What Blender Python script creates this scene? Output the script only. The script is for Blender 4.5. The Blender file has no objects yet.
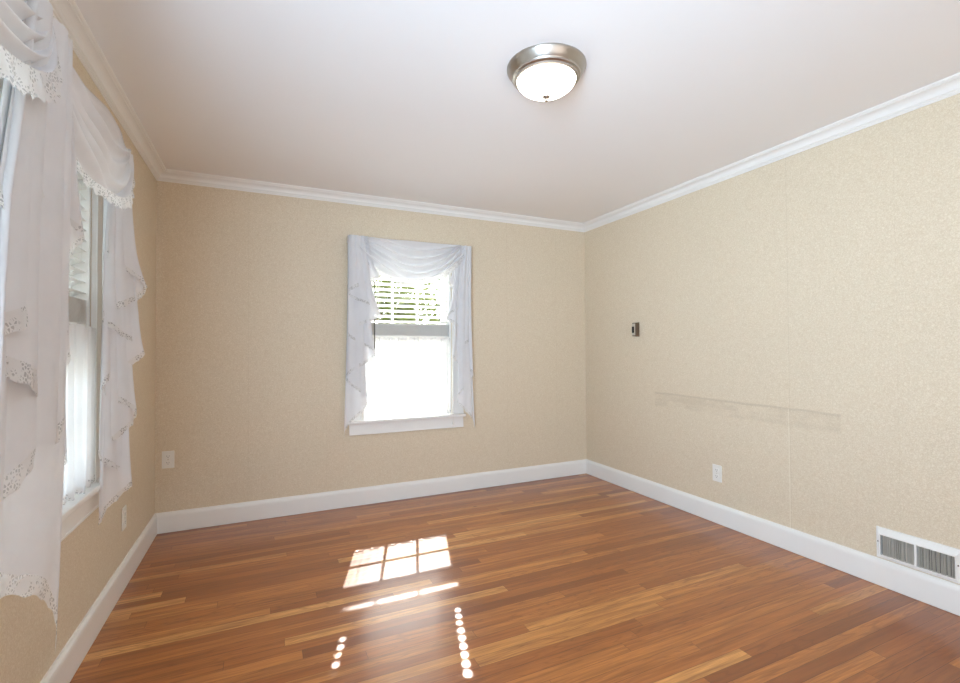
import bpy, bmesh, math, random
from mathutils import Vector, Matrix
random.seed(7)
S = bpy.context.scene
COL = S.collection
PI = math.pi

# ------------------------------------------------------------------ camera
CAMP = Vector((0.6689, -3.775, 1.2186))
F_ = Vector((0.41630564, 0.90906615, 0.01698109))
R_ = Vector((0.9092228, -0.4162706, -0.00571628))
U_ = Vector((-0.00187225, -0.01781931, 0.99983947))
cd = bpy.data.cameras.new('camera')
cd.sensor_width = 36; cd.lens = 36 * 469.33 / 960
cd.clip_start = 0.02; cd.clip_end = 200
cam = bpy.data.objects.new('camera', cd); COL.objects.link(cam)
cam.matrix_world = Matrix(((R_.x, U_.x, -F_.x, CAMP.x), (R_.y, U_.y, -F_.y, CAMP.y), (R_.z, U_.z, -F_.z, CAMP.z), (0, 0, 0, 1)))
S.camera = cam

# ------------------------------------------------------------------ light
SKY, SUN, REAR_FILL, SIDE_FILL = 0.2, 44.0, 21.0, 54.0
SUNDIR = Vector((-0.304, -1.0, -0.835)).normalized()
w = bpy.data.worlds.new('sky'); S.world = w; w.use_nodes = True
wn = w.node_tree; bg = wn.nodes['Background']
sk = wn.nodes.new('ShaderNodeTexSky'); sk.sky_type = 'NISHITA'; sk.sun_disc = False
sk.sun_elevation = math.asin(-SUNDIR.z)
sk.sun_rotation = math.atan2(-SUNDIR.x, -SUNDIR.y)
sk.air_density = 0.7; sk.dust_density = 2.5; sk.ozone_density = 1.0
bg.inputs[1].default_value = 1.0      # clear-sky gradient behind thin, even white cloud
sc0 = wn.nodes.new('ShaderNodeVectorMath'); sc0.operation = 'SCALE'; sc0.inputs['Scale'].default_value = SKY; wn.links.new(sk.outputs[0], sc0.inputs[0])
ad0 = wn.nodes.new('ShaderNodeVectorMath'); ad0.operation = 'ADD'; ad0.inputs[1].default_value = (3.3, 3.9, 4.6)
wn.links.new(sc0.outputs[0], ad0.inputs[0]); wn.links.new(ad0.outputs[0], bg.inputs[0])

def light(name, kind, loc, direction, energy, color=(1, 1, 1), **kw):
    l = bpy.data.lights.new(name, kind); l.energy = energy; l.color = color
    for k, v in kw.items(): setattr(l, k, v)
    o = bpy.data.objects.new(name, l); COL.objects.link(o); o.location = loc
    if direction is not None:
        o.rotation_euler = Vector(direction).to_track_quat('-Z', 'Y').to_euler()
    return o
light('sun', 'SUN', (2, 6, 6), SUNDIR, SUN, (1, .97, .94), angle=0.0093)
# added fill behind the camera, shining through the unseen opening in the rear wall
light('hall_fill_light', 'AREA', (1.85, -5.3, .75), (0.0, 1, 0.3), REAR_FILL, (1.0, .95, .9), shape='RECTANGLE', size=2.2, size_y=1.7)
# added cool fill set in the made-up left wall window beside the camera
light('side_fill_light', 'AREA', (.012, -3.92, 1.33), (1, .95, .27), SIDE_FILL, (.60, .80, 1.0), shape='RECTANGLE', size=.72, size_y=1.2, spread=math.radians(118))
for nm, loc, d, sx, sz in (('back_window_portal', (1.745, .2, 1.34), (0, -1, 0), .8, 1.42),
                           ('left_window_portal', (-.2, -1.68, 1.34), (1, 0, 0), .8, 1.42),
                           ('left_window_portal', (-.2, -2.54, 1.34), (1, 0, 0), .8, 1.42)):
    p = light(nm, 'AREA', loc, d, 1, shape='RECTANGLE', size=sx, size_y=sz); p.data.cycles.is_portal = True

S.view_settings.view_transform = 'Standard'; S.view_settings.look = 'None'
S.view_settings.exposure = 0.32; S.view_settings.gamma = 1.0; S.view_settings.use_curve_mapping = False
S.cycles.max_bounces = 14; S.cycles.diffuse_bounces = 7; S.cycles.transparent_max_bounces = 32
S.cycles.transmission_bounces = 8; S.cycles.sample_clamp_indirect = 6; S.cycles.caustics_refractive = False
S.cycles.use_denoising = True

# ------------------------------------------------------------------ materials
class N:
    def __init__(s, name):
        s.m = bpy.data.materials.new(name); s.m.use_nodes = True; s.t = s.m.node_tree; s.t.nodes.clear()
        s.out = s.n('ShaderNodeOutputMaterial')
    def n(s, t, **kw):
        x = s.t.nodes.new(t)
        for k, v in kw.items(): setattr(x, k, v)
        return x
    def l(s, a, b): s.t.links.new(a, b)
    def put(s, sock, v):
        if isinstance(v, bpy.types.NodeSocket): s.l(v, sock)
        elif v is not None: sock.default_value = v
    def math(s, op, a, b=None, c=None, clamp=False):
        x = s.n('ShaderNodeMath', operation=op); x.use_clamp = clamp
        for i, v in enumerate((a, b, c)):
            if v is not None: s.put(x.inputs[i], v)
        return x.outputs[0]
    def mix(s, f, a, b, blend='MIX'):
        x = s.n('ShaderNodeMix', data_type='RGBA', blend_type=blend)
        s.put(x.inputs[0], f); s.put(x.inputs[6], a); s.put(x.inputs[7], b); return x.outputs[2]
    def ramp(s, v, stops):
        x = s.n('ShaderNodeValToRGB'); e = x.color_ramp.elements
        while len(e) < len(stops): e.new(.5)
        for q, (p, c) in zip(e, stops): q.position = p; q.color = c
        s.l(v, x.inputs[0]); return x.outputs[0]
    def coord(s): return s.n('ShaderNodeTexCoord').outputs['Object']
    def mapping(s, v, sc=(1, 1, 1), loc=(0, 0, 0)):
        x = s.n('ShaderNodeMapping'); x.inputs['Scale'].default_value = sc; x.inputs['Location'].default_value = loc
        s.l(v, x.inputs[0]); return x.outputs[0]
    def noise(s, v, scale, detail=3, rough=.5, dist=0):
        x = s.n('ShaderNodeTexNoise'); s.put(x.inputs['Vector'], v); x.inputs['Scale'].default_value = scale
        x.inputs['Detail'].default_value = detail; x.inputs['Roughness'].default_value = rough; x.inputs['Distortion'].default_value = dist
        return x.outputs[0]
    def bump(s, h, strength, dist=.002):
        x = s.n('ShaderNodeBump'); x.inputs['Strength'].default_value = strength; x.inputs['Distance'].default_value = dist
        s.l(h, x.inputs['Height']); return x.outputs[0]
    def bsdf(s, color, rough=.5, metal=0, normal=None, **kw):
        b = s.n('ShaderNodeBsdfPrincipled'); s.put(b.inputs['Base Color'], color); s.put(b.inputs['Roughness'], rough)
        s.put(b.inputs['Metallic'], metal)
        if normal is not None: s.l(normal, b.inputs['Normal'])
        for k, v in kw.items(): s.put(b.inputs[k.replace('_', ' ')], v)
        return b.outputs[0]
    def done(s, sh): s.l(sh, s.out.inputs[0]); return s.m

def C4(r, g, b): return (r, g, b, 1)
def srgb(r, g, b):
    f = lambda c: (c / 255 / 12.92) if c / 255 <= .04045 else ((c / 255 + .055) / 1.055) ** 2.4
    return (f(r), f(g), f(b), 1)

def paint(name, c, rough=.45, var=.04, scale=6, bump=.15):
    k = N(name); co = k.coord(); nz = k.noise(co, scale, 4)
    col = k.mix(nz, tuple(v * (1 - var) for v in c[:3]) + (1,), c)
    return k.done(k.bsdf(col, rough, normal=k.bump(k.noise(co, 90, 3), bump, .0008)))
M_trim = paint('white_gloss_paint', srgb(238, 237, 234), .32)
M_ceil = paint('ceiling_paint', srgb(242, 242, 243), .85, .02, 3)
M_plastic = paint('white_plastic', srgb(236, 234, 228), .35, .02)
M_dark = paint('dark_slot', srgb(25, 22, 20), .6)

def wallpaper(name, marks=False, seams=None, axis=1):
    k = N(name); co = k.coord()
    wp = k.noise(co, 34, 2, .5, 0); 
    vm = k.noise(co, 62, 2, .55, 3.2)
    v = k.n('ShaderNodeTexVoronoi', feature='DISTANCE_TO_EDGE'); v.inputs['Scale'].default_value = 75
    dv = k.n('ShaderNodeVectorMath', operation='ADD'); k.l(co, dv.inputs[0])
    nn = k.n('ShaderNodeTexNoise'); nn.inputs['Scale'].default_value = 45; k.l(co, nn.inputs['Vector'])
    sc = k.n('ShaderNodeVectorMath', operation='SCALE'); k.l(nn.outputs['Color'], sc.inputs[0]); sc.inputs['Scale'].default_value = .03
    k.l(sc.outputs[0], dv.inputs[1]); k.l(dv.outputs[0], v.inputs['Vector'])
    curl = k.ramp(v.outputs['Distance'], [(.04, C4(1, 1, 1)), (.16, C4(0, 0, 0))])
    base = k.ramp(vm, [(.36, srgb(213, 199, 175)), (.64, srgb(229, 217, 196))])
    col = k.mix(k.math('MULTIPLY', curl, .34), base, srgb(203, 182, 150))
    big = k.noise(co, .9, 2)
    col = k.mix(k.math('MULTIPLY', big, .12), col, srgb(205, 190, 165))
    sep = k.n('ShaderNodeSeparateXYZ'); k.l(co, sep.inputs[0])
    a = sep.outputs[axis]; z = sep.outputs[2]
    wob = k.math('MULTIPLY', k.math('SUBTRACT', k.noise(co, 3, 2), .5), .006)
    for s_, op in (seams or ()):
        d = k.math('ABSOLUTE', k.math('SUBTRACT', k.math('ADD', a, wob), s_))
        line = k.math('MULTIPLY', k.math('LESS_THAN', d, .0016), op)
        col = k.mix(line, col, srgb(170, 150, 118))
    hgt = k.math('MULTIPLY', curl, 1.0)
    if marks:
        # furniture scuff line and the seam that has lifted below it
        wz = k.math('MULTIPLY', k.math('SUBTRACT', k.noise(k.mapping(co, (1, 1.5, 0)), 2.0, 3), .5), .03)
        zz = k.math('ADD', k.math('ADD', z, wz), k.math('MULTIPLY', a, -.012))
        inr = k.math('MULTIPLY', k.math('LESS_THAN', a, -.90), k.math('GREATER_THAN', a, -2.25))
        def band(z0, hw, soft):
            return k.math('MULTIPLY', inr, k.math('SUBTRACT', 1, k.math('DIVIDE', k.math('SUBTRACT', k.math('ABSOLUTE', k.math('SUBTRACT', zz, z0)), hw), soft, clamp=True), clamp=True))
        patch = k.ramp(k.noise(k.mapping(co, (1, 1, 2)), 7, 4), [(.38, C4(0, 0, 0)), (.6, C4(1, 1, 1))])
        m1 = k.math('MULTIPLY', band(.872, .003, .008), .26)
        m2 = k.math('MULTIPLY', k.math('MULTIPLY', band(.842, .022, .02), patch), .17)
        m3 = k.math('MULTIPLY', k.math('MULTIPLY', band(.790, .012, .015), patch), .14)
        mm = k.math('MAXIMUM', k.math('MAXIMUM', m1, m2), m3)
        col = k.mix(mm, col, srgb(150, 132, 108))
        low = k.math('MULTIPLY', k.math('LESS_THAN', z, .85), k.math('LESS_THAN', k.math('ABSOLUTE', k.math('ADD', a, 1.968)), .0035))
        col = k.mix(k.math('MULTIPLY', low, .35), col, srgb(238, 230, 212))
    return k.done(k.bsdf(col, .62, normal=k.bump(hgt, .25, .0012)))
M_wall_back = wallpaper('beige_wallpaper', seams=[(.56, .15), (1.10, .1), (2.67, .16), (3.20, .15)], axis=0)
M_wall_left = wallpaper('beige_wallpaper_left', seams=[(-.6, .3)])
M_wall_right = wallpaper('beige_wallpaper_right', marks=True, seams=[(-1.44, .06), (-1.975, .22), (-2.51, .08)])
M_wall = wallpaper('beige_wallpaper_plain')

def floor_mat():
    k = N('oak_strip_floor'); co = k.coord(); sep = k.n('ShaderNodeSeparateXYZ'); k.l(co, sep.inputs[0])
    x, y = sep.outputs[0], sep.outputs[1]; PW = .0572
    row = k.math('FLOOR', k.math('DIVIDE', y, PW))
    wr = k.n('ShaderNodeTexWhiteNoise', noise_dimensions='1D'); k.l(row, wr.inputs['W'])
    wr2 = k.n('ShaderNodeTexWhiteNoise', noise_dimensions='1D'); k.l(k.math('ADD', row, 71.3), wr2.inputs['W'])
    L = k.math('ADD', k.math('MULTIPLY', wr.outputs['Value'], 1.0), .85)
    u = k.math('ADD', k.math('DIVIDE', x, L), k.math('MULTIPLY', wr2.outputs['Value'], 9.7))
    cell = k.math('FLOOR', u)
    cv = k.n('ShaderNodeCombineXYZ'); k.l(row, cv.inputs[0]); k.l(cell, cv.inputs[1])
    wc = k.n('ShaderNodeTexWhiteNoise', noise_dimensions='2D'); k.l(cv.outputs[0], wc.inputs['Vector'])
    rnd = wc.outputs['Value']
    sc_ = k.n('ShaderNodeSeparateColor'); k.l(wc.outputs['Color'], sc_.inputs[0]); r2 = sc_.outputs[1]
    base = k.ramp(rnd, [(0, srgb(144, 82, 38)), (.2, srgb(168, 99, 47)), (.5, srgb(184, 112, 54)), (.8, srgb(202, 131, 66)), (.93, srgb(222, 156, 86)), (1, srgb(232, 170, 100))])
    # grain: coordinates pushed apart per board
    off = k.n('ShaderNodeCombineXYZ'); k.l(k.math('MULTIPLY', rnd, 37), off.inputs[0]); k.l(k.math('MULTIPLY', r2, 23), off.inputs[1])
    add = k.n('ShaderNodeVectorMath', operation='ADD'); k.l(co, add.inputs[0]); k.l(off.outputs[0], add.inputs[1])
    g1 = k.noise(k.mapping(add.outputs[0], (2.2, 46, 1)), 1.0, 5, .6, .5)
    g2 = k.noise(k.mapping(add.outputs[0], (9, 330, 1)), 1.0, 4, .6)
    # cathedral figure: contour lines of a stretched noise
    g3 = k.noise(k.mapping(add.outputs[0], (1.1, 11, 1)), 1.0, 2, .5, .2)
    rings = k.math('ABSOLUTE', k.math('SUBTRACT', k.math('FRACT', k.math('MULTIPLY', g3, 16)), .5))
    rings = k.ramp(rings, [(.0, C4(1, 1, 1)), (.16, C4(0, 0, 0))])
    col = k.mix(k.ramp(g1, [(.35, C4(.62, .62, .62)), (.6, C4(0, 0, 0))]), base, srgb(118, 66, 32))
    col = k.mix(k.ramp(g2, [(.40, C4(.32, .32, .32)), (.62, C4(0, 0, 0))]), col, srgb(132, 76, 38))
    col = k.mix(k.math('MULTIPLY', k.math('MULTIPLY', rings, k.math('GREATER_THAN', r2, .45)), .38), col, srgb(112, 62, 30))
    knot = k.n('ShaderNodeTexVoronoi'); knot.inputs['Scale'].default_value = 1; k.l(k.mapping(co, (2.0, 5.0, 1)), knot.inputs['Vector'])
    kn = k.ramp(knot.outputs['Distance'], [(.02, C4(1, 1, 1)), (.05, C4(0, 0, 0))])
    col = k.mix(k.math('MULTIPLY', kn, .75), col, srgb(60, 30, 15))
    fy = k.math('FRACT', k.math('DIVIDE', y, PW)); dy = k.math('MULTIPLY', k.math('MINIMUM', fy, k.math('SUBTRACT', 1, fy)), PW)
    fx = k.math('FRACT', u); dx = k.math('MULTIPLY', k.math('MINIMUM', fx, k.math('SUBTRACT', 1, fx)), L)
    d = k.math('MINIMUM', dy, dx)
    gap = k.math('SUBTRACT', 1, k.math('DIVIDE', d, .0013, clamp=True), clamp=True)
    col = k.mix(k.math('MULTIPLY', gap, .85), col, srgb(60, 32, 16))
    hgt = k.math('SUBTRACT', k.math('MULTIPLY', g1, .15), gap)
    tilt = k.math('MULTIPLY', k.math('SUBTRACT', r2, .5), .10)
    rough = k.math('ADD', .24, k.math('MULTIPLY', g1, .14))
    return k.done(k.bsdf(col, rough, normal=k.bump(hgt, .22, .001), Specular_IOR_Level=.4, Coat_Weight=.5, Coat_Roughness=.22))
M_floor = floor_mat()

def cloth_mat(name, opacity, col=srgb(230, 230, 232), trans=.5, lace=False, weave=900):
    k = N(name); lw = k.n('ShaderNodeLayerWeight'); lw.inputs[0].default_value = .5
    f = k.math('POWER', lw.outputs['Facing'], 2.2)
    op = k.math('ADD', opacity, k.math('MULTIPLY', f, 1 - opacity), clamp=True)
    co = k.coord()
    if lace:
        v = k.n('ShaderNodeTexVoronoi', feature='DISTANCE_TO_EDGE'); v.inputs['Scale'].default_value = 105; k.l(co, v.inputs['Vector'])
        thr = k.ramp(v.outputs['Distance'], [(.10, C4(1, 1, 1)), (.22, C4(.55, .55, .55))])
        fl = k.ramp(k.noise(co, 28, 2), [(.47, C4(0, 0, 0)), (.53, C4(1, 1, 1))])
        op = k.math('MULTIPLY', op, k.math('MAXIMUM', thr, fl))
    else:
        op = k.math('MULTIPLY', op, k.math('ADD', .94, k.math('MULTIPLY', k.noise(co, 14, 2), .1)), clamp=True)
    nb = k.bump(k.noise(co, 700, 2), .08, .0005)
    d = k.n('ShaderNodeBsdfDiffuse'); d.inputs[0].default_value = col; k.l(nb, d.inputs['Normal'])
    t = k.n('ShaderNodeBsdfTranslucent'); t.inputs[0].default_value = col
    m = k.n('ShaderNodeMixShader'); m.inputs[0].default_value = trans; k.l(d.outputs[0], m.inputs[1]); k.l(t.outputs[0], m.inputs[2])
    g = k.n('ShaderNodeBsdfTransparent')
    x = k.n('ShaderNodeMixShader'); k.l(op, x.inputs[0]); k.l(g.outputs[0], x.inputs[1]); k.l(m.outputs[0], x.inputs[2])
    return k.done(x.outputs[0])
M_swag = cloth_mat('white_voile', .97, trans=.15)
M_cafe = cloth_mat('white_sheer', .84, srgb(244, 244, 244), trans=.6)
M_lace = cloth_mat('white_lace', .9, srgb(232, 231, 230), trans=.3, lace=True)

def glass_mat():
    k = N('window_glass'); g = k.n('ShaderNodeBsdfTransparent'); g.inputs[0].default_value = (.94, .96, .95, 1)
    r = k.n('ShaderNodeBsdfGlossy'); r.inputs['Roughness'].default_value = .02
    fr = k.n('ShaderNodeFresnel'); fr.inputs[0].default_value = 1.45
    x = k.n('ShaderNodeMixShader'); k.l(k.math('MULTIPLY', fr.outputs[0], .8), x.inputs[0]); k.l(g.outputs[0], x.inputs[1]); k.l(r.outputs[0], x.inputs[2])
    return k.done(x.outputs[0])
M_glass = glass_mat()
def slat_mat():
    k = N('white_blind_slat'); d = k.bsdf(srgb(240, 239, 235), .4)
    t = k.n('ShaderNodeBsdfTranslucent'); t.inputs[0].default_value = srgb(240, 236, 225)
    x = k.n('ShaderNodeMixShader'); x.inputs[0].default_value = .12; k.l(d, x.inputs[1]); k.l(t.outputs[0], x.inputs[2]); return k.done(x.outputs[0])
M_slat = slat_mat()
k = N('brushed_nickel'); co = k.coord()
M_nickel = k.done(k.bsdf(srgb(182, 176, 168), k.math('ADD', .24, k.math('MULTIPLY', k.noise(k.mapping(co, (4, 4, 200)), 1, 3), .2)), 1.0))
k = N('alabaster_glass_shade'); co = k.coord()
sw = k.noise(co, 9, 3, .5, 1.8)
e = k.n('ShaderNodeEmission'); k.l(k.mix(sw, srgb(255, 238, 212), srgb(255, 252, 246)), e.inputs[0]); e.inputs[1].default_value = 6.0
b = k.bsdf(srgb(240, 236, 228), .15)
a_ = k.n('ShaderNodeAddShader'); k.l(e.outputs[0], a_.inputs[0]); k.l(b, a_.inputs[1]); M_dome = k.done(a_.outputs[0])
M_bronze = paint('bronze_brown_metal', srgb(104, 84, 66), .4, .2, 30)
M_silver = paint('pale_metal', srgb(196, 188, 172), .35)
M_ventgrey = paint('louver_paint', srgb(205, 200, 190), .45, .15, 20)
M_duct = paint('duct_dark', srgb(30, 25, 20), .8)
M_tube = paint('rod_enamel', srgb(228, 226, 220), .4)
M_wand = paint('wand_grey', srgb(70, 68, 66), .3)
M_grass = paint('lawn_green', srgb(92, 110, 60), .9, .4, 3)
M_concrete = paint('pale_concrete', srgb(120, 118, 112), .85, .12, 2)
M_fence = paint('pale_fence', srgb(112, 113, 112), .6)
M_siding = paint('white_siding', srgb(228, 228, 224), .6)
M_roof = paint('grey_shingle', srgb(110, 108, 105), .9, .3, 12)
M_bark = paint('bark', srgb(90, 70, 52), .9, .4, 14)
k = N('leaf_green'); oi = k.noise(k.coord(), 4, 3)
lc = k.mix(oi, srgb(62, 72, 26), srgb(122, 128, 62))
d = k.n('ShaderNodeBsdfDiffuse'); k.l(lc, d.inputs[0]); t = k.n('ShaderNodeBsdfTranslucent'); k.l(lc, t.inputs[0])
x = k.n('ShaderNodeMixShader'); x.inputs[0].default_value = .45; k.l(d.outputs[0], x.inputs[1]); k.l(t.outputs[0], x.inputs[2]); M_leaf = k.done(x.outputs[0])

# ------------------------------------------------------------------ mesh helpers
def obj(name, bm, mat, parent=None, smooth=False, kind=None, bevel=0):
    me = bpy.data.meshes.new(name)
    bmesh.ops.recalc_face_normals(bm, faces=bm.faces)
    bm.to_mesh(me); bm.free(); me.materials.append(mat)
    if smooth: me.polygons.foreach_set('use_smooth', [True] * len(me.polygons))
    o = bpy.data.objects.new(name, me); COL.objects.link(o)
    if parent: o.parent = parent; o.matrix_parent_inverse = Matrix.Translation(-parent.location)
    if kind: o['kind'] = kind
    if bevel:
        b = o.modifiers.new('bevel', 'BEVEL'); b.width = bevel; b.segments = 2; b.limit_method = 'ANGLE'
    return o
def tag(o, label, cat, group=None, kind=None):
    o['label'] = label; o['category'] = cat
    if group: o['group'] = group
    if kind: o['kind'] = kind
    return o
def empty(name, loc, label=None, cat=None, group=None, kind=None):
    o = bpy.data.objects.new(name, None); COL.objects.link(o); o.location = loc; o.empty_display_size = .05
    if label: tag(o, label, cat, group)
    if kind: o['kind'] = kind
    return o
def box(bm, x0, x1, y0, y1, z0, z1):
    v = [bm.verts.new((x, y, z)) for x in (x0, x1) for y in (y0, y1) for z in (z0, z1)]
    for f in ((0, 1, 3, 2), (4, 6, 7, 5), (0, 4, 5, 1), (2, 3, 7, 6), (0, 2, 6, 4), (1, 5, 7, 3)):
        bm.faces.new([v[i] for i in f])
def nb(): return bmesh.new()
def boxes(*bs):
    bm = nb()
    for b in bs: box(bm, *b)
    return bm
def tube(bm, pts, r, n=10):
    pts = [Vector(p) for p in pts]; rings = []
    for i, p in enumerate(pts):
        d = (pts[min(i + 1, len(pts) - 1)] - pts[max(i - 1, 0)]).normalized()
        a = d.cross(Vector((0, 0, 1)))
        if a.length < .1: a = d.cross(Vector((1, 0, 0)))
        a.normalize(); b = d.cross(a)
        rr = r[i] if isinstance(r, (list, tuple)) else r
        rings.append([bm.verts.new(p + (a * math.cos(2 * PI * j / n) + b * math.sin(2 * PI * j / n)) * rr) for j in range(n)])
    for A, B in zip(rings, rings[1:]):
        for j in range(n): bm.faces.new((A[j], A[(j + 1) % n], B[(j + 1) % n], B[j]))
    bm.faces.new(rings[0]); bm.faces.new(rings[-1][::-1])
    return bm
def lathe(bm, cx, cy, prof, n=48, cap0=True, cap1=True):
    rings = []
    for r, z in prof:
        rings.append([bm.verts.new((cx + max(r, 1e-4) * math.cos(2 * PI * j / n), cy + max(r, 1e-4) * math.sin(2 * PI * j / n), z)) for j in range(n)])
    for A, B in zip(rings, rings[1:]):
        for j in range(n): bm.faces.new((A[j], A[(j + 1) % n], B[(j + 1) % n], B[j]))
    if cap0: bm.faces.new(rings[0])
    if cap1: bm.faces.new(rings[-1][::-1])
    return bm
def surf(bm, fn, nu, nv):
    g = [[bm.verts.new(fn(i / nu, j / nv)) for j in range(nv + 1)] for i in range(nu + 1)]
    for i in range(nu):
        for j in range(nv): bm.faces.new((g[i][j], g[i + 1][j], g[i + 1][j + 1], g[i][j + 1]))
    return bm

# ------------------------------------------------------------------ room shell
W, H, YR = 3.5417, 2.44, -4.45
T = .16
OZ0, OZ1 = .645, 2.0          # window openings
BX0, BX1 = 1.37, 2.125         # back opening
A0, A1 = -2.055, -1.30         # left wall openings
B0, B1 = -2.915, -2.16
def wall(name, mat, axis, a0, a1, w0, w1, holes):
    """wall slab from a0..a1 along the axis, w0..w1 thick, solid cells around rectangular holes"""
    cuts = sorted({a0, a1, *[h[0] for h in holes], *[h[1] for h in holes]})
    zc = sorted({0, H, *[h[2] for h in holes], *[h[3] for h in holes]})
    bm = nb()
    def P(a, w_, z): return (a, w_, z) if axis == 0 else (w_, a, z)
    vs = {}
    def V(a, w_, z):
        kx = (round(a, 5), round(w_, 5), round(z, 5))
        if kx not in vs: vs[kx] = bm.verts.new(P(a, w_, z))
        return vs[kx]
    solid = lambda a, z: a0 < a < a1 and 0 < z < H and not any(h[0] < a < h[1] and h[2] < z < h[3] for h in holes)
    for i in range(len(cuts) - 1):
        for j in range(len(zc) - 1):
            p, q, r, s = cuts[i], cuts[i + 1], zc[j], zc[j + 1]; ma, mz = (p + q) / 2, (r + s) / 2
            if not solid(ma, mz): continue
            for w_ in (w0, w1): bm.faces.new((V(p, w_, r), V(q, w_, r), V(q, w_, s), V(p, w_, s)))
            for aa, t in ((p, -1), (q, 1)):
                nbr = cuts[i - 1 if t < 0 else i + 1] if 0 <= i + t < len(cuts) else None
                test = (aa + t * 1e-3)
                if not solid(test, mz): bm.faces.new((V(aa, w0, r), V(aa, w1, r), V(aa, w1, s), V(aa, w0, s)))
            for zz, t in ((r, -1), (s, 1)):
                if not solid(ma, zz + t * 1e-3): bm.faces.new((V(p, w0, zz), V(q, w0, zz), V(q, w1, zz), V(p, w1, zz)))
    return obj(name, bm, mat, kind='structure')
HOLE_R = (.75, 2.95, 0, 2.15)
wall('wall_back', M_wall_back, 0, -T, W + T, 0, T, [(BX0, BX1, OZ0, OZ1)])
wall('wall_left', M_wall_left, 1, YR, 0, -T, 0, [(A0, A1, OZ0, OZ1), (B0, B1, OZ0, OZ1), (-4.30, -3.54, OZ0, OZ1)])
wall('wall_right', M_wall_right, 1, YR, 0, W, W + T, [])
wall('wall_rear', M_wall, 0, -T, W + T, YR - T, YR, [HOLE_R])
obj('floor', boxes((-T, W + T, -5.9, T, -.12, 0)), M_floor, kind='structure')
obj('ceiling', boxes((-T, W + T, -5.9, T, H, H + .12)), M_ceil, kind='structure')
wall('wall_hall_left', M_wall, 1, -5.9, YR - T, .30 - T, .30, [])  # unseen hall, added to house the fill light behind the camera
wall('wall_hall_right', M_wall, 1, -5.9, YR - T, 3.4, 3.4 + T, [])
wall('wall_hall_end', M_wall, 0, .30 - T, 3.4 + T, -5.9 - T, -5.9, [])
# unseen cased opening in the rear wall, added to let the hall fill through
x0, x1, _, z1 = HOLE_R
obj('trim_5', boxes((x0 - .1, x0, YR, YR + .02, 0, z1), (x1, x1 + .1, YR, YR + .02, 0, z1), (x0 - .1, x1 + .1, YR, YR + .02, z1, z1 + .1),
                    (x0, x0 + .015, YR - T, YR, 0, z1), (x1 - .015, x1, YR - T, YR, 0, z1), (x0, x1, YR - T, YR, z1 - .015, z1)), M_trim, kind='structure', bevel=.003)

def sweep(name, prof, ax, a0, a1, sgn, base):
    """profile (out, z) swept along a wall; ends mitred at 45 degrees"""
    bm = nb(); rows = []
    for end, s in ((a0, 1), (a1, -1)):
        r = []
        for o_, z in prof:
            a = end + s * o_
            r.append(bm.verts.new((a, base + sgn * o_, z) if ax == 0 else (base + sgn * o_, a, z)))
        rows.append(r)
    n = len(prof)
    for i in range(n): bm.faces.new((rows[0][i], rows[0][(i + 1) % n], rows[1][(i + 1) % n], rows[1][i]))
    bm.faces.new(rows[0]); bm.faces.new(rows[1][::-1])
    return obj(name, bm, M_trim, kind='structure')
crown = [(0, H), (0, H - .068), (.006, H - .068), (.0075, H - .061), (.013, H - .059), (.0135, H - .054), (.019, H - .051), (.021, H - .046)]
for i in range(7):
    t = i / 6 * PI / 2
    crown.append((.021 + .032 * (1 - math.cos(t)), H - .046 + .030 * math.sin(t)))
crown += [(.054, H - .012), (.060, H - .010), (.064, H - .005), (.064, H)]
sweep('trim_1', crown, 0, 0, W, -1, 0)
sweep('trim_2', crown, 1, YR, 0, 1, 0)
sweep('trim_3', crown, 1, YR, 0, -1, W)
sweep('trim_4', crown, 0, 0, W, 1, YR)
basep = [(0, 0.002), (0, .136), (.007, .136), (.009, .131), (.0145, .124), (.017, .116), (.018, .108), (.018, .002)]
sweep('baseboard_back', basep, 0, 0, W, -1, 0)
sweep('baseboard_left', basep, 1, YR, 0, 1, 0)
sweep('baseboard_right', basep, 1, YR, 0, -1, W)
sweep('baseboard_rear_left', basep, 0, 0, x0 - .1, 1, YR)
sweep('baseboard_rear_right', basep, 0, x1 + .1, W, 1, YR)

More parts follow.
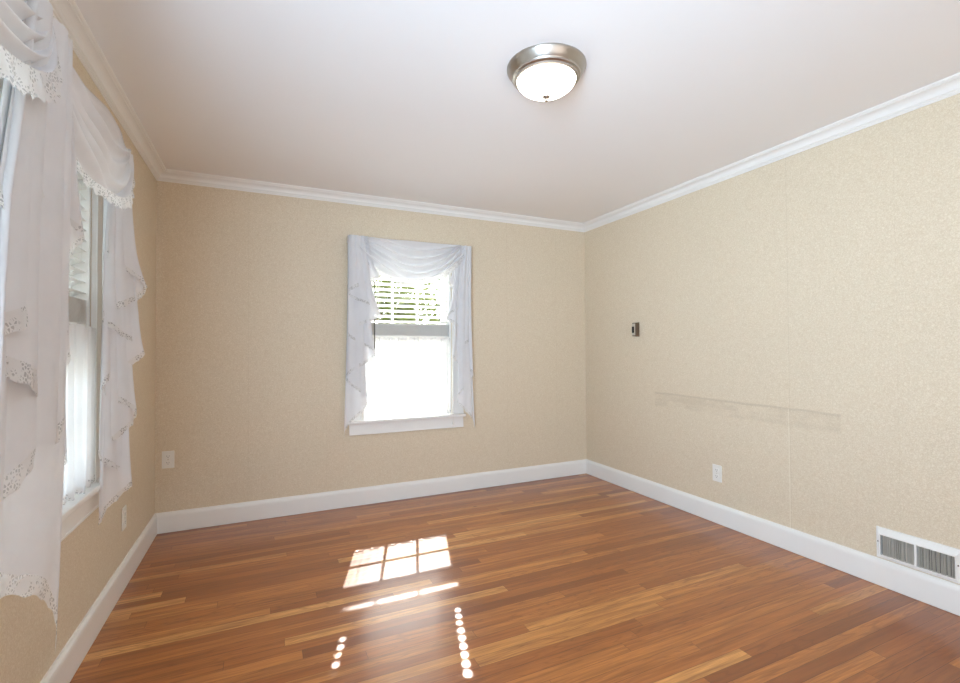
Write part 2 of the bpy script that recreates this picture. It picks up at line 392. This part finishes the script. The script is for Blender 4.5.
# ------------------------------------------------------------------ windows
# every window is made in its own frame: a = along the wall, w = into the wall (+ outwards), then mapped to the room
def mapper(side):
    if side == 'back': return lambda a, w_, z: (a, w_, z)
    return lambda a, w_, z: (-w_, a, z)
def mbox(bm, mp, a0, a1, w0, w1, z0, z1):
    v = [bm.verts.new(mp(a, w_, z)) for a in (a0, a1) for w_ in (w0, w1) for z in (z0, z1)]
    for f in ((0, 1, 3, 2), (4, 6, 7, 5), (0, 4, 5, 1), (2, 3, 7, 6), (0, 2, 6, 4), (1, 5, 7, 3)): bm.faces.new([v[i] for i in f])
def mboxes(mp, *bs):
    bm = nb()
    for b in bs: mbox(bm, mp, *b)
    return bm
def sash_unit(root, mp, a0, a1):
    L, Rr = a0, a1; j = .018
    obj('jamb', mboxes(mp, (L, L + j, .0, T, OZ0, OZ1), (Rr - j, Rr, .0, T, OZ0, OZ1), (L + j, Rr - j, .0, T, OZ1 - j, OZ1), (L + j, Rr - j, .062, T + .03, OZ0, OZ0 + .02),
        (L + j, L + j + .012, .056, .066, OZ0 + .02, OZ1 - j), (Rr - j - .012, Rr - j, .056, .066, OZ0 + .02, OZ1 - j)), M_trim, root, bevel=.0015)
    g0, g1 = L + .074, Rr - .082      # lower glass
    lo = obj('lower_sash', mboxes(mp, (L + j, g0, .068, .104, .665, 1.245), (g1, Rr - j, .068, .104, .665, 1.245), (g0, g1, .068, .104, .665, .74), (g0, g1, .068, .104, 1.192, 1.25)), M_trim, root, bevel=.002)
    mt = [(g0 + (g1 - g0) * q - .008, g0 + (g1 - g0) * q + .008, .078, .094, .74, 1.192) for q in (1 / 3, 2 / 3)] + [(g0, g1, .079, .093, .951, .967)]
    obj('muntin', mboxes(mp, *mt), M_trim, lo)
    obj('glass', mboxes(mp, (g0 - .004, g1 + .004, .0845, .0875, .736, 1.196)), M_glass, lo)
    obj('sash_lock', mboxes(mp, ((L + Rr) / 2 - .03, (L + Rr) / 2 + .03, .075, .1, 1.245, 1.258)), M_silver, lo, bevel=.004)
    h0, h1 = L + .058, Rr - .048
    up = obj('upper_sash', mboxes(mp, (L + j, h0, .110, .146, 1.185, OZ1 - j), (h1, Rr - j, .110, .146, 1.185, OZ1 - j), (h0, h1, .110, .146, 1.185, 1.318), (h0, h1, .110, .146, OZ1 - j - .055, OZ1 - j)), M_trim, root, bevel=.002)
    mt = [(h0 + (h1 - h0) * q - .008, h0 + (h1 - h0) * q + .008, .120, .136, 1.318, OZ1 - j - .055) for q in (1 / 3, 2 / 3)] + [(h0, h1, .121, .135, 1.63, 1.646)]
    obj('muntin', mboxes(mp, *mt), M_trim, up)
    obj('glass', mboxes(mp, (h0 - .004, h1 + .004, .1265, .1295, 1.314, OZ1 - j - .051)), M_glass, up)
CW = .105
mpb, mpl = mapper('back'), mapper('left')
def casing(root, mp, a0, a1, mullions=()):
    bm = nb()
    for p, q in [(a0 - CW, a0 - .006), (a1 + .006, a1 + CW)] + list(mullions):
        mbox(bm, mp, p, q, -.016, 0, .668, OZ1 + .006)
        mbox(bm, mp, p + .0, p + .014, -.022, -.016, .668, OZ1 + .006); mbox(bm, mp, q - .014, q, -.020, -.016, .668, OZ1 + .006)
    mbox(bm, mp, a0 - CW, a1 + CW, -.018, 0, OZ1 + .006, OZ1 + .078)
    mbox(bm, mp, a0 - CW - .012, a1 + CW + .012, -.028, 0, OZ1 + .078, OZ1 + .09)
    obj('casing', bm, M_trim, root, bevel=.002)
    obj('sill', mboxes(mp, (a0 - CW - .012, a1 + CW + .012, -.048, .0, .643, .668), (a0, a1, 0, .068, .6455, .666)), M_trim, root, bevel=.005)
    obj('apron', mboxes(mp, (a0 - CW + .002, a1 + CW - .002, -.017, 0, .552, .643), (a0 - CW + .002, a1 + CW - .002, -.021, -.017, .552, .562)), M_trim, root, bevel=.002)
w1 = empty('window_1', (1.7475, 0, .55), kind='structure')
casing(w1, mpb, BX0, BX1); sash_unit(w1, mpb, BX0, BX1)
w2 = empty('window_2', (0, -2.1, .55), kind='structure')
casing(w2, mpl, B0, A1, [(B1 + .006, A0 - .006)]); sash_unit(w2, mpl, A0, A1); sash_unit(w2, mpl, B0, B1)

w3 = empty('added_window_3', (0, -3.92, .55), kind='structure')  # unseen window, made up to carry the side fill light
casing(w3, mpl, -4.30, -3.54); sash_unit(w3, mpl, -4.30, -3.54)

# ------------------------------------------------------------------ blinds
def blind(mp, a0, a1, label, group=None):
    b0, b1 = a0 + .022, a1 - .022; wc = .033
    c = mp((a0 + a1) / 2, wc, 1.31)
    root = empty('window_blind', c, label, 'blind', group)
    obj('headrail', mboxes(mp, (b0, b1, .004, .055, 1.945, 1.98)), M_slat, root, bevel=.002)
    h1_, h2_ = a0 + .128, a1 - .103
    xs = [b0, h1_ - .0085, h1_ + .0085, h2_ - .0085, h2_ + .0085, b1]
    ds = [-.025, -.0075, 0, .0075, .025]
    def slat(bm, z, tilt, scale=1.0):
        ct, st = math.cos(tilt), math.sin(tilt)
        def pt(a, d, up):
            h = -(d / .025) ** 2 * .003 + up
            return mp(a, wc + d * ct + h * st * 0, z - d * st + h)
        for i in range(5):
            for j in range(4):
                if i in (1, 3) and j in (1, 2): continue
                v = [bm.verts.new(pt(a, d, u)) for a in (xs[i], xs[i + 1]) for d in (ds[j], ds[j + 1]) for u in (0, .0026)]
                for f in ((0, 1, 3, 2), (4, 6, 7, 5), (0, 4, 5, 1), (2, 3, 7, 6), (0, 2, 6, 4), (1, 5, 7, 3)): bm.faces.new([v[q] for q in f])
    bm = nb(); z = 1.455
    while z < 1.94: slat(bm, z, math.radians(17)); z += .0435
    obj('slats', bm, M_slat, root)
    bm = nb()
    for i in range(21): slat(bm, 1.338 + i * .0047, 0)
    obj('stacked_slats', bm, M_slat, root)
    obj('bottom_rail', mboxes(mp, (b0, b1, .006, .056, 1.299, 1.334)), M_slat, root, bevel=.003)
    for h in (h1_, h2_):
        bm = nb()
        for d in (-.0265, .0265): tube(bm, [mp(h + .014, wc + d, 1.33), mp(h + .014, wc + d, 1.95)], .0008, 5)
        tube(bm, [mp(h - .004, wc, 1.33), mp(h - .004, wc, 1.95)], .0008, 5)
        obj('ladder_cord', bm, M_tube, root)
    return root
def wand(root, mp, a):
    bm = nb(); tube(bm, [mp(a, -.027, 1.19), mp(a, -.027, 1.70), mp(a, 0, 1.98)], .0038, 8); obj('tilt_wand', bm, M_wand, root)
def pull(root, mp, a, z):
    bm = nb(); tube(bm, [mp(a, -.03, z), mp(a, -.055, .68), mp(a, -.058, .75), mp(a - .004, -.035, 1.5), mp(a, 0, 1.98)][0:1] + [mp(a, -.055, .75), mp(a, -.035, 1.5), mp(a, 0, 1.98)], .0011, 6)
    c = obj('pull_cord', bm, M_tube, root)
    bm = nb(); p = Vector(mp(a, -.03, z)); 
    tube(bm, [p + Vector((0, 0, .004)), p + Vector((0, 0, -.004)), p + Vector((0, 0, -.034))], [.002, .0045, .0075], 10)
    obj('tassel', bm, M_plastic, c)
bl = blind(mpb, BX0, BX1, 'white slatted blind raised halfway in the single window on the back wall')
wand(bl, mpb, 1.462); 
# cord hangs in front of sill and apron
bm = nb(); tube(bm, [(2.118, -.06, .62), (2.118, -.06, .75), (2.12, -.035, 1.5), (2.10, 0, 1.98)], .0011, 6); pc = obj('pull_cord', bm, M_tube, bl)
bm = nb(); tube(bm, [(2.118, -.06, .624), (2.118, -.06, .618), (2.118, -.06, .588)], [.002, .0045, .0075], 10); obj('tassel', bm, M_plastic, pc)
blind(mpl, A0, A1, 'white slatted blind raised halfway in the left wall window nearer the corner')
blind(mpl, B0, B1, 'white slatted blind behind the foreground swag, in the left wall window farther from the corner')

# ------------------------------------------------------------------ cafe curtains
def cafe(mp, a0, a1, label, seed):
    rnd = random.Random(seed); root = empty('cafe_curtain', mp((a0 + a1) / 2, -.006, .68), label, 'curtain')
    ph = [(rnd.uniform(0, 6.28), rnd.uniform(.7, 1.2)) for _ in range(6)]
    l0, l1 = a0 + .006, a1 - .006
    pl = [((i + rnd.uniform(.1, .9)) / 9, rnd.uniform(.010, .022), rnd.uniform(.004, .008), rnd.uniform(-.02, .02)) for i in range(9)]
    def wv(u, v):
        x = u * 26 * PI + 2.2 * math.sin(u * 7 + ph[0][0]) + 1.3 * math.sin(u * 17 + ph[1][0])
        return -sum(A_ * math.exp(-((u - c_ - t_ * v) / w_) ** 2) for c_, A_, w_, t_ in pl) + .009 * math.sin(x * .62 + .35 * v * math.sin(9 * u + ph[2][0])) + .004 * math.sin(u * 90 + ph[3][0] + v) + .002 * math.sin(u * 41 + ph[4][0]) - .004
    def fn(u, v):
        z = 1.318 - v * (1.318 - .690)
        hd = 1 - .55 * math.exp(-((z - 1.296) / .008) ** 2)
        if v == 0: z += .004 * math.sin(u * 150 + ph[5][0])
        return Vector(mp(l0 + (l1 - l0) * u + .004 * math.sin(u * 60 + v * 2), -.014 + wv(u, v) * hd, z))
    bm = surf(nb(), fn, 420, 14); obj('panel', bm, M_cafe, root, smooth=True)
    bm = surf(nb(), lambda u, v: (lambda q: Vector((q.x, q.y, q.z + .018 - v * .026 - .004 * v * abs(math.sin(u * 44 * PI)))))(fn(u, 1)) , 260, 3)
    obj('lace_hem', bm, M_lace, root, smooth=True)
    obj('curtain_rod', tube(nb(), [mp(a0 + .001, -.008, 1.296), mp(a1 - .001, -.008, 1.296)], .0035, 8), M_tube, root)
cafe(mpb, BX0, BX1, 'sheer white cafe curtain over the lower half of the single back wall window', 3)
cafe(mpl, A0, A1, 'sheer white cafe curtain over the lower left wall window nearer the corner', 5)
cafe(mpl, B0, B1, 'sheer white cafe curtain behind the foreground lace-edged jabot on the left wall', 8)

# ------------------------------------------------------------------ scarf valances
def smooth_tri(t, n):
    """0..1 folding wave with rounded creases, n half-waves"""
    return .5 - .5 * math.cos(PI * t * n)
def add_lace(fn_edge, name, parent, depth, nu, scal=60, ruff=.006):
    def f(u, v):
        p, down, out = fn_edge(u)
        w_ = math.sin(u * scal * PI)
        return p + down * (depth * v * (1 - .16 * abs(w_))) + out * (ruff * v * math.sin(u * scal * PI * .8 + 1.1))
    return obj(name, surf(nb(), f, nu, 4), M_lace, parent, smooth=True)
def swag(root, mp, aL, aR, zt, wo, dmin, dmax, seed, folds=6, spread=.14, expo=.55, bulge=.07, lace=.05):
    rnd = random.Random(seed); ph = rnd.uniform(0, 6.28); j1 = [rnd.uniform(-.5, .5) for _ in range(8)]
    sp = spread
    def fn(u, v):
        l = aL + sp * .35 * (1 - v) + sp * .15 * math.sin(v * PI) ; r = aR - sp * .35 * (1 - v) - sp * .15 * math.sin(v * PI)
        s = math.sin(PI * u) ** expo if 0 < u < 1 else 0
        D = dmin + (dmax - dmin) * v ** .85
        us = u + .018 * math.sin(v * 11 + j1[0]) * math.sin(PI * u)
        a = l + (r - l) * (us * .84 + .16 * (.5 - .5 * math.cos(PI * us)))
        fw = math.sin(PI * u) ** .4 if 0 < u < 1 else 0
        rip = math.sin(v * folds * 2 * PI + ph + 1.3 * math.sin(2 * PI * u + j1[1]) + .8 * math.sin(PI * u * 3 + j1[2]))
        o = wo + bulge * s * (.35 + .65 * v) + .013 * rip * (.35 + .65 * fw) + .006 * math.sin(v * 29 + u * 5 + j1[3])
        z = zt - D * s - .012 * v * (1 - s) + .006 * rip * fw
        if v < .02: z = zt - .012 * s
        return Vector(mp(a, -o, z))
    sw_ = obj('swag', surf(nb(), fn, 90, 84), M_swag, root, smooth=True)
    dn, ot = Vector((0, 0, -1)), Vector(mp(0, -1, 0))
    add_lace(lambda u: (fn(u, 1) + Vector((0, 0, .004)), (dn + ot * .1).normalized(), ot), 'lace_trim', sw_, lace, 260, 34)
    return sw_
def jabot(root, mp, P0, P1, drift, zt, zl, zs, n, seed, narrow=.4, tip=.18, lean=0, top=.55, lace=.03, flare=.02, wav=.012, zpow=1.0, gat=None):
    """cascade: cloth folded back and forth between P0 (outer, long) and P1 (inner, short); points are (a, out)"""
    rnd = random.Random(seed); ph = rnd.uniform(0, 6.28)
    P0, P1, drift = Vector(P0), Vector(P1), Vector(drift)
    per = Vector((-(P1 - P0).y, (P1 - P0).x)).normalized()
    gat = Vector(gat) if gat else P0
    def fn(s, v):
        zb = zl + (zs - zl) * s ** zpow
        z = zt + (zb - zt) * v
        k = (zt - z) / (zt - zl)
        wdt = top + (1 - top) * min(1, k * 2.2) ** .7
        tr = smooth_tri(s, n); wdt *= (1 - narrow * (1 - s ** .8)) * (1 + tip * v ** 6)
        q = P0 + (P1 - P0) * (tr * wdt - lean * k ** 3) + drift * (s * (.6 + .4 * k))
        q = gat + (q - gat) * (.75 + .25 * min(1, k * 3)) if gat is not None else q
        q += per * (flare * (s - .5) * (1 - .3 * k) + wav * math.sin(s * n * 8 + ph + 1.2 * k) + .5 * wav * math.sin(s * n * 17 + ph * 2))
        q += (P1 - P0).normalized() * (.010 * k * math.sin(5 * k + ph + s * 4))
        return Vector(mp(q.x, -q.y, z))
    j = obj('jabot', surf(nb(), fn, n * 18, 44), M_swag, root, smooth=True)
    def edge(u):
        p = fn(u, 1); q = fn(u, .96); d = (p - q).normalized(); e_ = fn(min(u + .005, 1), 1) - fn(max(u - .005, 0), 1)
        nn_ = d.cross(e_.normalized()) if e_.length > 1e-6 else Vector((0, 1, 0))
        return p - d * .003, d, nn_
    add_lace(edge, 'lace_trim', j, lace, n * 40, n * 9, .004)
    return j
def rod(mp, aL, aR, zt, wo, label):
    r = empty('curtain_rod', mp((aL + aR) / 2, 0, zt), label, 'curtain rod')
    obj('rod_tube', tube(nb(), [mp(aL, 0, zt), mp(aL, -wo * .85, zt), mp(aL + .012, -wo, zt), mp(aR - .012, -wo, zt), mp(aR, -wo * .85, zt), mp(aR, 0, zt)], .0065, 10), M_tube, r)
    for a in (aL, aR): obj('bracket', mboxes(mp, (a - .012, a + .012, -.034, -.0, zt - .03, zt + .012)), M_tube, r, bevel=.002)
# back window
rod(mpb, 1.262, 2.245, 2.092, .09, 'white curtain rod carrying the scarf over the single back wall window')
sv = empty('scarf_valance', (1.75, -.08, 2.08), 'white sheer scarf draped in a swag over the single back wall window', 'curtain valance')
swag(sv, mpb, 1.27, 2.24, 2.106, .108, .015, .335, 11, folds=5, spread=.2, expo=.8, bulge=.03)
jabot(sv, mpb, (1.242, .096), (1.475, .105), (.01, .02), 2.100, .565, 1.82, 7, 21, top=.8, flare=.03, narrow=.5, lean=.11, zpow=.8)
jabot(sv, mpb, (2.268, .096), (2.06, .105), (-.01, .02), 2.100, .555, 1.80, 7, 22, top=.8, flare=.03, narrow=.5, lean=.11, zpow=.8)
# twin window: the rod runs over both
ZR = 2.105
rod(mpl, -3.02, -1.215, ZR, .105, 'long white curtain rod above the twin windows on the left wall')
sa = empty('scarf_valance', (.1, -1.68, 2.08), 'white sheer scarf swag on the left wall with its ragged tail nearest the corner', 'curtain valance')
swag(sa, mpl, -2.13, -1.21, ZR + .012, .118, .015, .325, 12, folds=4, spread=.12, expo=.55, bulge=.03)
jabot(sa, mpl, (-1.33, .055), (-1.195, .150), (-.03, .0), ZR, .52, 1.66, 8, 23, top=.6, flare=.03, wav=.008, gat=(-1.26, .1), narrow=.4, tip=.28)
jabot(sa, mpl, (-2.15, .11), (-1.955, .12), (.03, .01), ZR, .74, 1.75, 6, 24, top=.75, flare=.02)
sb = empty('scarf_valance', (.1, -2.54, 2.08), 'white sheer lace-edged scarf closest to the camera, long pointed tail hanging low on left wall', 'curtain valance')
swag(sb, mpl, -3.03, -2.2, ZR + .012, .145, .015, .31, 13, folds=5, spread=.12, expo=.42, bulge=.05, lace=.075)
jabot(sb, mpl, (-2.075, .142), (-2.50, .16), (.0, .01), ZR, .465, 1.72, 6, 25, top=.8, flare=.02, lace=.055, narrow=.0, tip=.0, wav=.014, zpow=.66, lean=-.18)
jabot(sb, mpl, (-3.03, .12), (-2.85, .135), (.04, .02), ZR, .56, 1.80, 6, 26, top=.75, flare=.03)

# ------------------------------------------------------------------ ceiling lamp
lx, ly = 1.778, -2.06
cl = empty('ceiling_lamp', (lx, ly, H), 'flush round ceiling light with brushed nickel rim and glowing frosted glass bowl', 'ceiling light')
bm = lathe(nb(), lx, ly, [(.171, H), (.171, H - .006), (.166, H - .012), (.160, H - .024), (.150, H - .036), (.146, H - .040), (.146, H - .046), (.138, H - .050), (.137, H - .056), (.128, H - .058), (.126, H - .048), (.02, H - .02)], 64)
obj('metal_pan', bm, M_nickel, cl, smooth=True).modifiers.new('es', 'EDGE_SPLIT').split_angle = math.radians(50)
prof = [(.1255, H - .052)] + [(.1275 * (1 - q ** 1.9) ** .8 if q < 1 else 0, H - .054 - .074 * q) for q in [i / 18 for i in range(19)]]
obj('glass_shade', lathe(nb(), lx, ly, prof, 64, cap0=False), M_dome, cl, smooth=True)
zb = H - .126
fin = obj('finial', lathe(nb(), lx, ly, [(.016, zb + .003), (.017, zb - .001), (.012, zb - .005), (.005, zb - .007), (.005, zb - .011), (.0075, zb - .015), (.006, zb - .020), (.001, zb - .023)], 24), M_nickel, cl, smooth=True)

# ------------------------------------------------------------------ outlets, vent, thermostat
def outlet(origin, rz, label):
    """built facing -y at the origin, then turned"""
    r = empty('wall_outlet', origin, label, 'outlet'); r.rotation_euler.z = rz
    def add(name, bm, m, par=r, bevel=0):
        o = obj(name, bm, m, None, bevel=bevel); o.parent = par; return o
    pl = add('cover_plate', boxes((-.036, .036, -.006, 0, -.058, .058)), M_plastic, bevel=.0025)
    for zc_ in (.0215, -.0215):
        bm = nb(); n = 20; pts = []
        for i in range(n):
            a = 2 * PI * i / n; pts.append((max(-.0125, min(.0125, .0172 * math.cos(a))) * 1.25, .0142 * math.sin(a) + zc_))
        f = [bm.verts.new((x, -.0085, z)) for x, z in pts]; bk = [bm.verts.new((x, -.005, z)) for x, z in pts]
        bm.faces.new(f)
        for i in range(n): bm.faces.new((f[i], f[(i + 1) % n], bk[(i + 1) % n], bk[i]))
        rc = add('receptacle', bm, M_plastic)
        add('slot', boxes((-.0075, -.0055, -.0089, -.006, zc_ - .001, zc_ + .007), (.0055, .0075, -.0089, -.006, zc_, zc_ + .006), (-.002, .002, -.0089, -.006, zc_ - .009, zc_ - .005)), M_dark, rc)
    bm = nb(); bmesh.ops.create_uvsphere(bm, u_segments=10, v_segments=6, radius=.0035)
    for v in bm.verts: v.co.y = v.co.y * .5 - .0065
    add('screw', bm, M_silver)
    return r
outlet((.075, 0, .487), 0, 'white duplex outlet low on the back wall beside the left corner')
outlet((W, -1.47, .346), -PI / 2, 'white duplex outlet low on the right wall below the scuff line')
outlet((0, -.765, .352), PI / 2, 'white outlet on the left wall below the corner-side curtain tail')

# vent
y0, y1, z0, z1 = -2.408, -2.738, .142, .298
yc = (y0 + y1) / 2
vt = empty('wall_vent', (W, yc, z0), 'white metal air register with dark vertical louvers above the right baseboard', 'air vent')
def vb(*bs):
    return boxes(*[(W - b[1], W - b[0], b[2], b[3], b[4], b[5]) for b in bs])
bm = nb()
def framebar(ya, yb, za, zb_, d0, d1): box(bm, W - d1, W - d0, min(ya, yb), max(ya, yb), za, zb_)
framebar(y0, y1, z1 - .010, z1, 0, .006); framebar(y0, y1, z0, z0 + .010, 0, .006)
framebar(y0, y0 - .012, z0 + .010, z1 - .010, 0, .006); framebar(y1, y1 + .012, z0 + .010, z1 - .010, 0, .006)
# bulging inner frame with sloped edges
def ring(bm, o, i, do, di):
    def c(r, d): return [bm.verts.new((W - d, y, z)) for y, z in ((r[0], r[2]), (r[1], r[2]), (r[1], r[3]), (r[0], r[3]))]
    A, B = c(o, do), c(i, di)
    for q in range(4): bm.faces.new((A[q], A[(q + 1) % 4], B[(q + 1) % 4], B[q]))
ring(bm, (y1 + .008, y0 - .008, z0 + .006, z1 - .006), (y1 + .016, y0 - .016, z0 + .014, z1 - .030), .006, .020)
ring(bm, (y1 + .016, y0 - .016, z0 + .014, z1 - .030), (y1 + .022, y0 - .022, z0 + .020, z1 - .036), .020, .019)
ring(bm, (y1 + .022, y0 - .022, z0 + .020, z1 - .036), (y1 + .022, y0 - .022, z0 + .020, z1 - .036), .019, .002)
fr = obj('frame', bm, M_trim, vt)
obj('center_bar', vb((.002, .021, yc - .005, yc + .005, z0 + .014, z1 - .03)), M_trim, vt, bevel=.001)
obj('duct_backing', vb((.0005, .0015, y1 + .014, y0 - .014, z0 + .012, z1 - .028)), M_duct, vt)
bm = nb(); q = y1 + .026
while q < y0 - .024:
    if abs(q - yc) > .007:
        a = random.uniform(-.1, .25)
        v = [bm.verts.new((W - d, q + dy + a * (d - .002) , z)) for d in (.003, .017) for dy in (-.0009, .0009) for z in (z0 + .018, z1 - .034)]
        for f in ((0, 1, 3, 2), (4, 6, 7, 5), (0, 4, 5, 1), (2, 3, 7, 6), (0, 2, 6, 4), (1, 5, 7, 3)): bm.faces.new([v[i] for i in f])
    q += .0078
obj('louvers', bm, M_ventgrey, vt)
for yy in (y0 - .012, y1 + .012):
    bm = nb(); bmesh.ops.create_uvsphere(bm, u_segments=10, v_segments=6, radius=.0035, matrix=Matrix.Translation((W - .0155, yy, .226))); obj('screw', bm, M_bronze, vt)
# thermostat
th = empty('thermostat', (W, -.714, 1.38), 'small brown boxy thermostat high on the right wall', 'thermostat')
obj('backplate', boxes((W - .005, W, -.736, -.690, 1.320, 1.440)), M_bronze, th, bevel=.0015)
obj('housing', boxes((W - .042, W - .005, -.734, -.692, 1.323, 1.437)), M_bronze, th, bevel=.004)
obj('face_plate', boxes((W - .0445, W - .042, -.731, -.695, 1.330, 1.430)), M_silver, th, bevel=.002)
obj('dial_window', boxes((W - .0465, W - .0445, -.722, -.695, 1.352, 1.405)), M_dark, th, bevel=.001)

# ------------------------------------------------------------------ outside
GZ = -.5
obj('ground', boxes((-30, 34, T + .3, 60, GZ - .1, GZ), (-30, -T - .3, -30, T + .3, GZ - .1, GZ)), M_grass, kind='structure')
obj('patio', boxes((-3, 9, .5, 7.2, GZ, GZ + .02)), M_concrete, kind='structure')
obj('driveway', boxes((-13.9, -.7, -9, 4, GZ, GZ + .02)), M_concrete, kind='structure')
fc = empty('board_fence', (2, 8.5, GZ), 'pale grey board fence outside beyond the patio, seen through the back window', 'fence')
for i in range(12): obj('fence_post', boxes((-8 + i * 2 - .06, -8 + i * 2 + .06, 8.44, 8.56, GZ, GZ + 1.75)), M_fence, fc)
for i in range(11):
    x_ = -8 + i * 2
    obj('fence_panel', boxes(*[(x_ + .07 + j * .155, x_ + .07 + j * .155 + .15, 8.48, 8.52, GZ + .06, GZ + 1.6) for j in range(12)], (x_ + .06, x_ + 1.94, 8.46, 8.54, GZ + 1.55, GZ + 1.64)), M_fence, fc)
hs = empty('neighbor_house', (-17, -2, GZ), 'white sided house next door seen through the left wall windows', 'house')
bm = nb(); z = GZ
while z < 3.2: 
    v = [bm.verts.new(p) for p in ((-13.98, -9, z), (-13.98, 4, z), (-14.0, 4, z + .12), (-14.0, -9, z + .12))]; bm.faces.new(v); 
    v2 = [bm.verts.new(p) for p in ((-14.0, -9, z), (-14.0, 4, z), (-13.98, 4, z), (-13.98, -9, z))]; bm.faces.new(v2); z += .12
box(bm, -20, -14.0, -9, 4, GZ, 3.2)
obj('siding', bm, M_siding, hs)
bm = nb(); v = [bm.verts.new(p) for p in ((-13.6, -9.4, 3.15), (-13.6, 4.4, 3.15), (-17, 4.4, 4.7), (-17, -9.4, 4.7), (-20.4, -9.4, 3.15), (-20.4, 4.4, 3.15))]
bm.faces.new((v[0], v[1], v[2], v[3])); bm.faces.new((v[3], v[2], v[5], v[4])); bm.faces.new((v[0], v[3], v[4])); bm.faces.new((v[1], v[5], v[2])); bm.faces.new((v[0], v[4], v[5], v[1]))
obj('roof', bm, M_roof, hs)
def tree(x, y, h, r, label, seed):
    rnd = random.Random(seed); t = empty('leafy_tree', (x, y, GZ), label, 'tree', 'trees beyond the fence')
    bm = nb(); tube(bm, [(x, y, GZ), (x + .05, y, GZ + h * .5), (x, y, GZ + h * .85)], [.16, .11, .04], 8)
    for i in range(7):
        a = rnd.uniform(0, 6.28); z_ = GZ + h * rnd.uniform(.3, .7); tube(bm, [(x, y, z_), (x + math.cos(a) * r * .7, y + math.sin(a) * r * .7, z_ + .5)], [.05, .015], 6)
    obj('trunk', bm, M_bark, t)
    bm = nb()
    for i in range(5200):
        d = Vector((rnd.gauss(0, 1), rnd.gauss(0, 1), rnd.gauss(0, 1))).normalized() * (rnd.random() ** .4)
        lump = 1 + .22 * math.sin(5 * d.x + seed) * math.sin(4 * d.z + seed)
        c = Vector((x + d.x * r * lump, y + d.y * r * lump, GZ + h * .58 + d.z * h * .45 * lump))
        a = Vector((rnd.gauss(0, 1), rnd.gauss(0, 1), rnd.gauss(0, 1))).normalized(); b_ = a.orthogonal().normalized(); s = rnd.uniform(.07, .15)
        v = [bm.verts.new(c + a * s), bm.verts.new(c + b_ * s * .5), bm.verts.new(c - a * s), bm.verts.new(c - b_ * s * .5)]; bm.faces.new(v)
    obj('foliage', bm, M_leaf, t)
tree(1.6, 13, 3.9, 1.45, 'low bushy green tree behind the fence, left of the three', 1)
tree(4.7, 12.5, 4.9, 1.6, 'low bushy green tree behind the fence, middle of the three', 2)
tree(7.95, 13.5, 5.2, 1.6, 'tallest bushy green tree behind the fence, right of the three', 3)
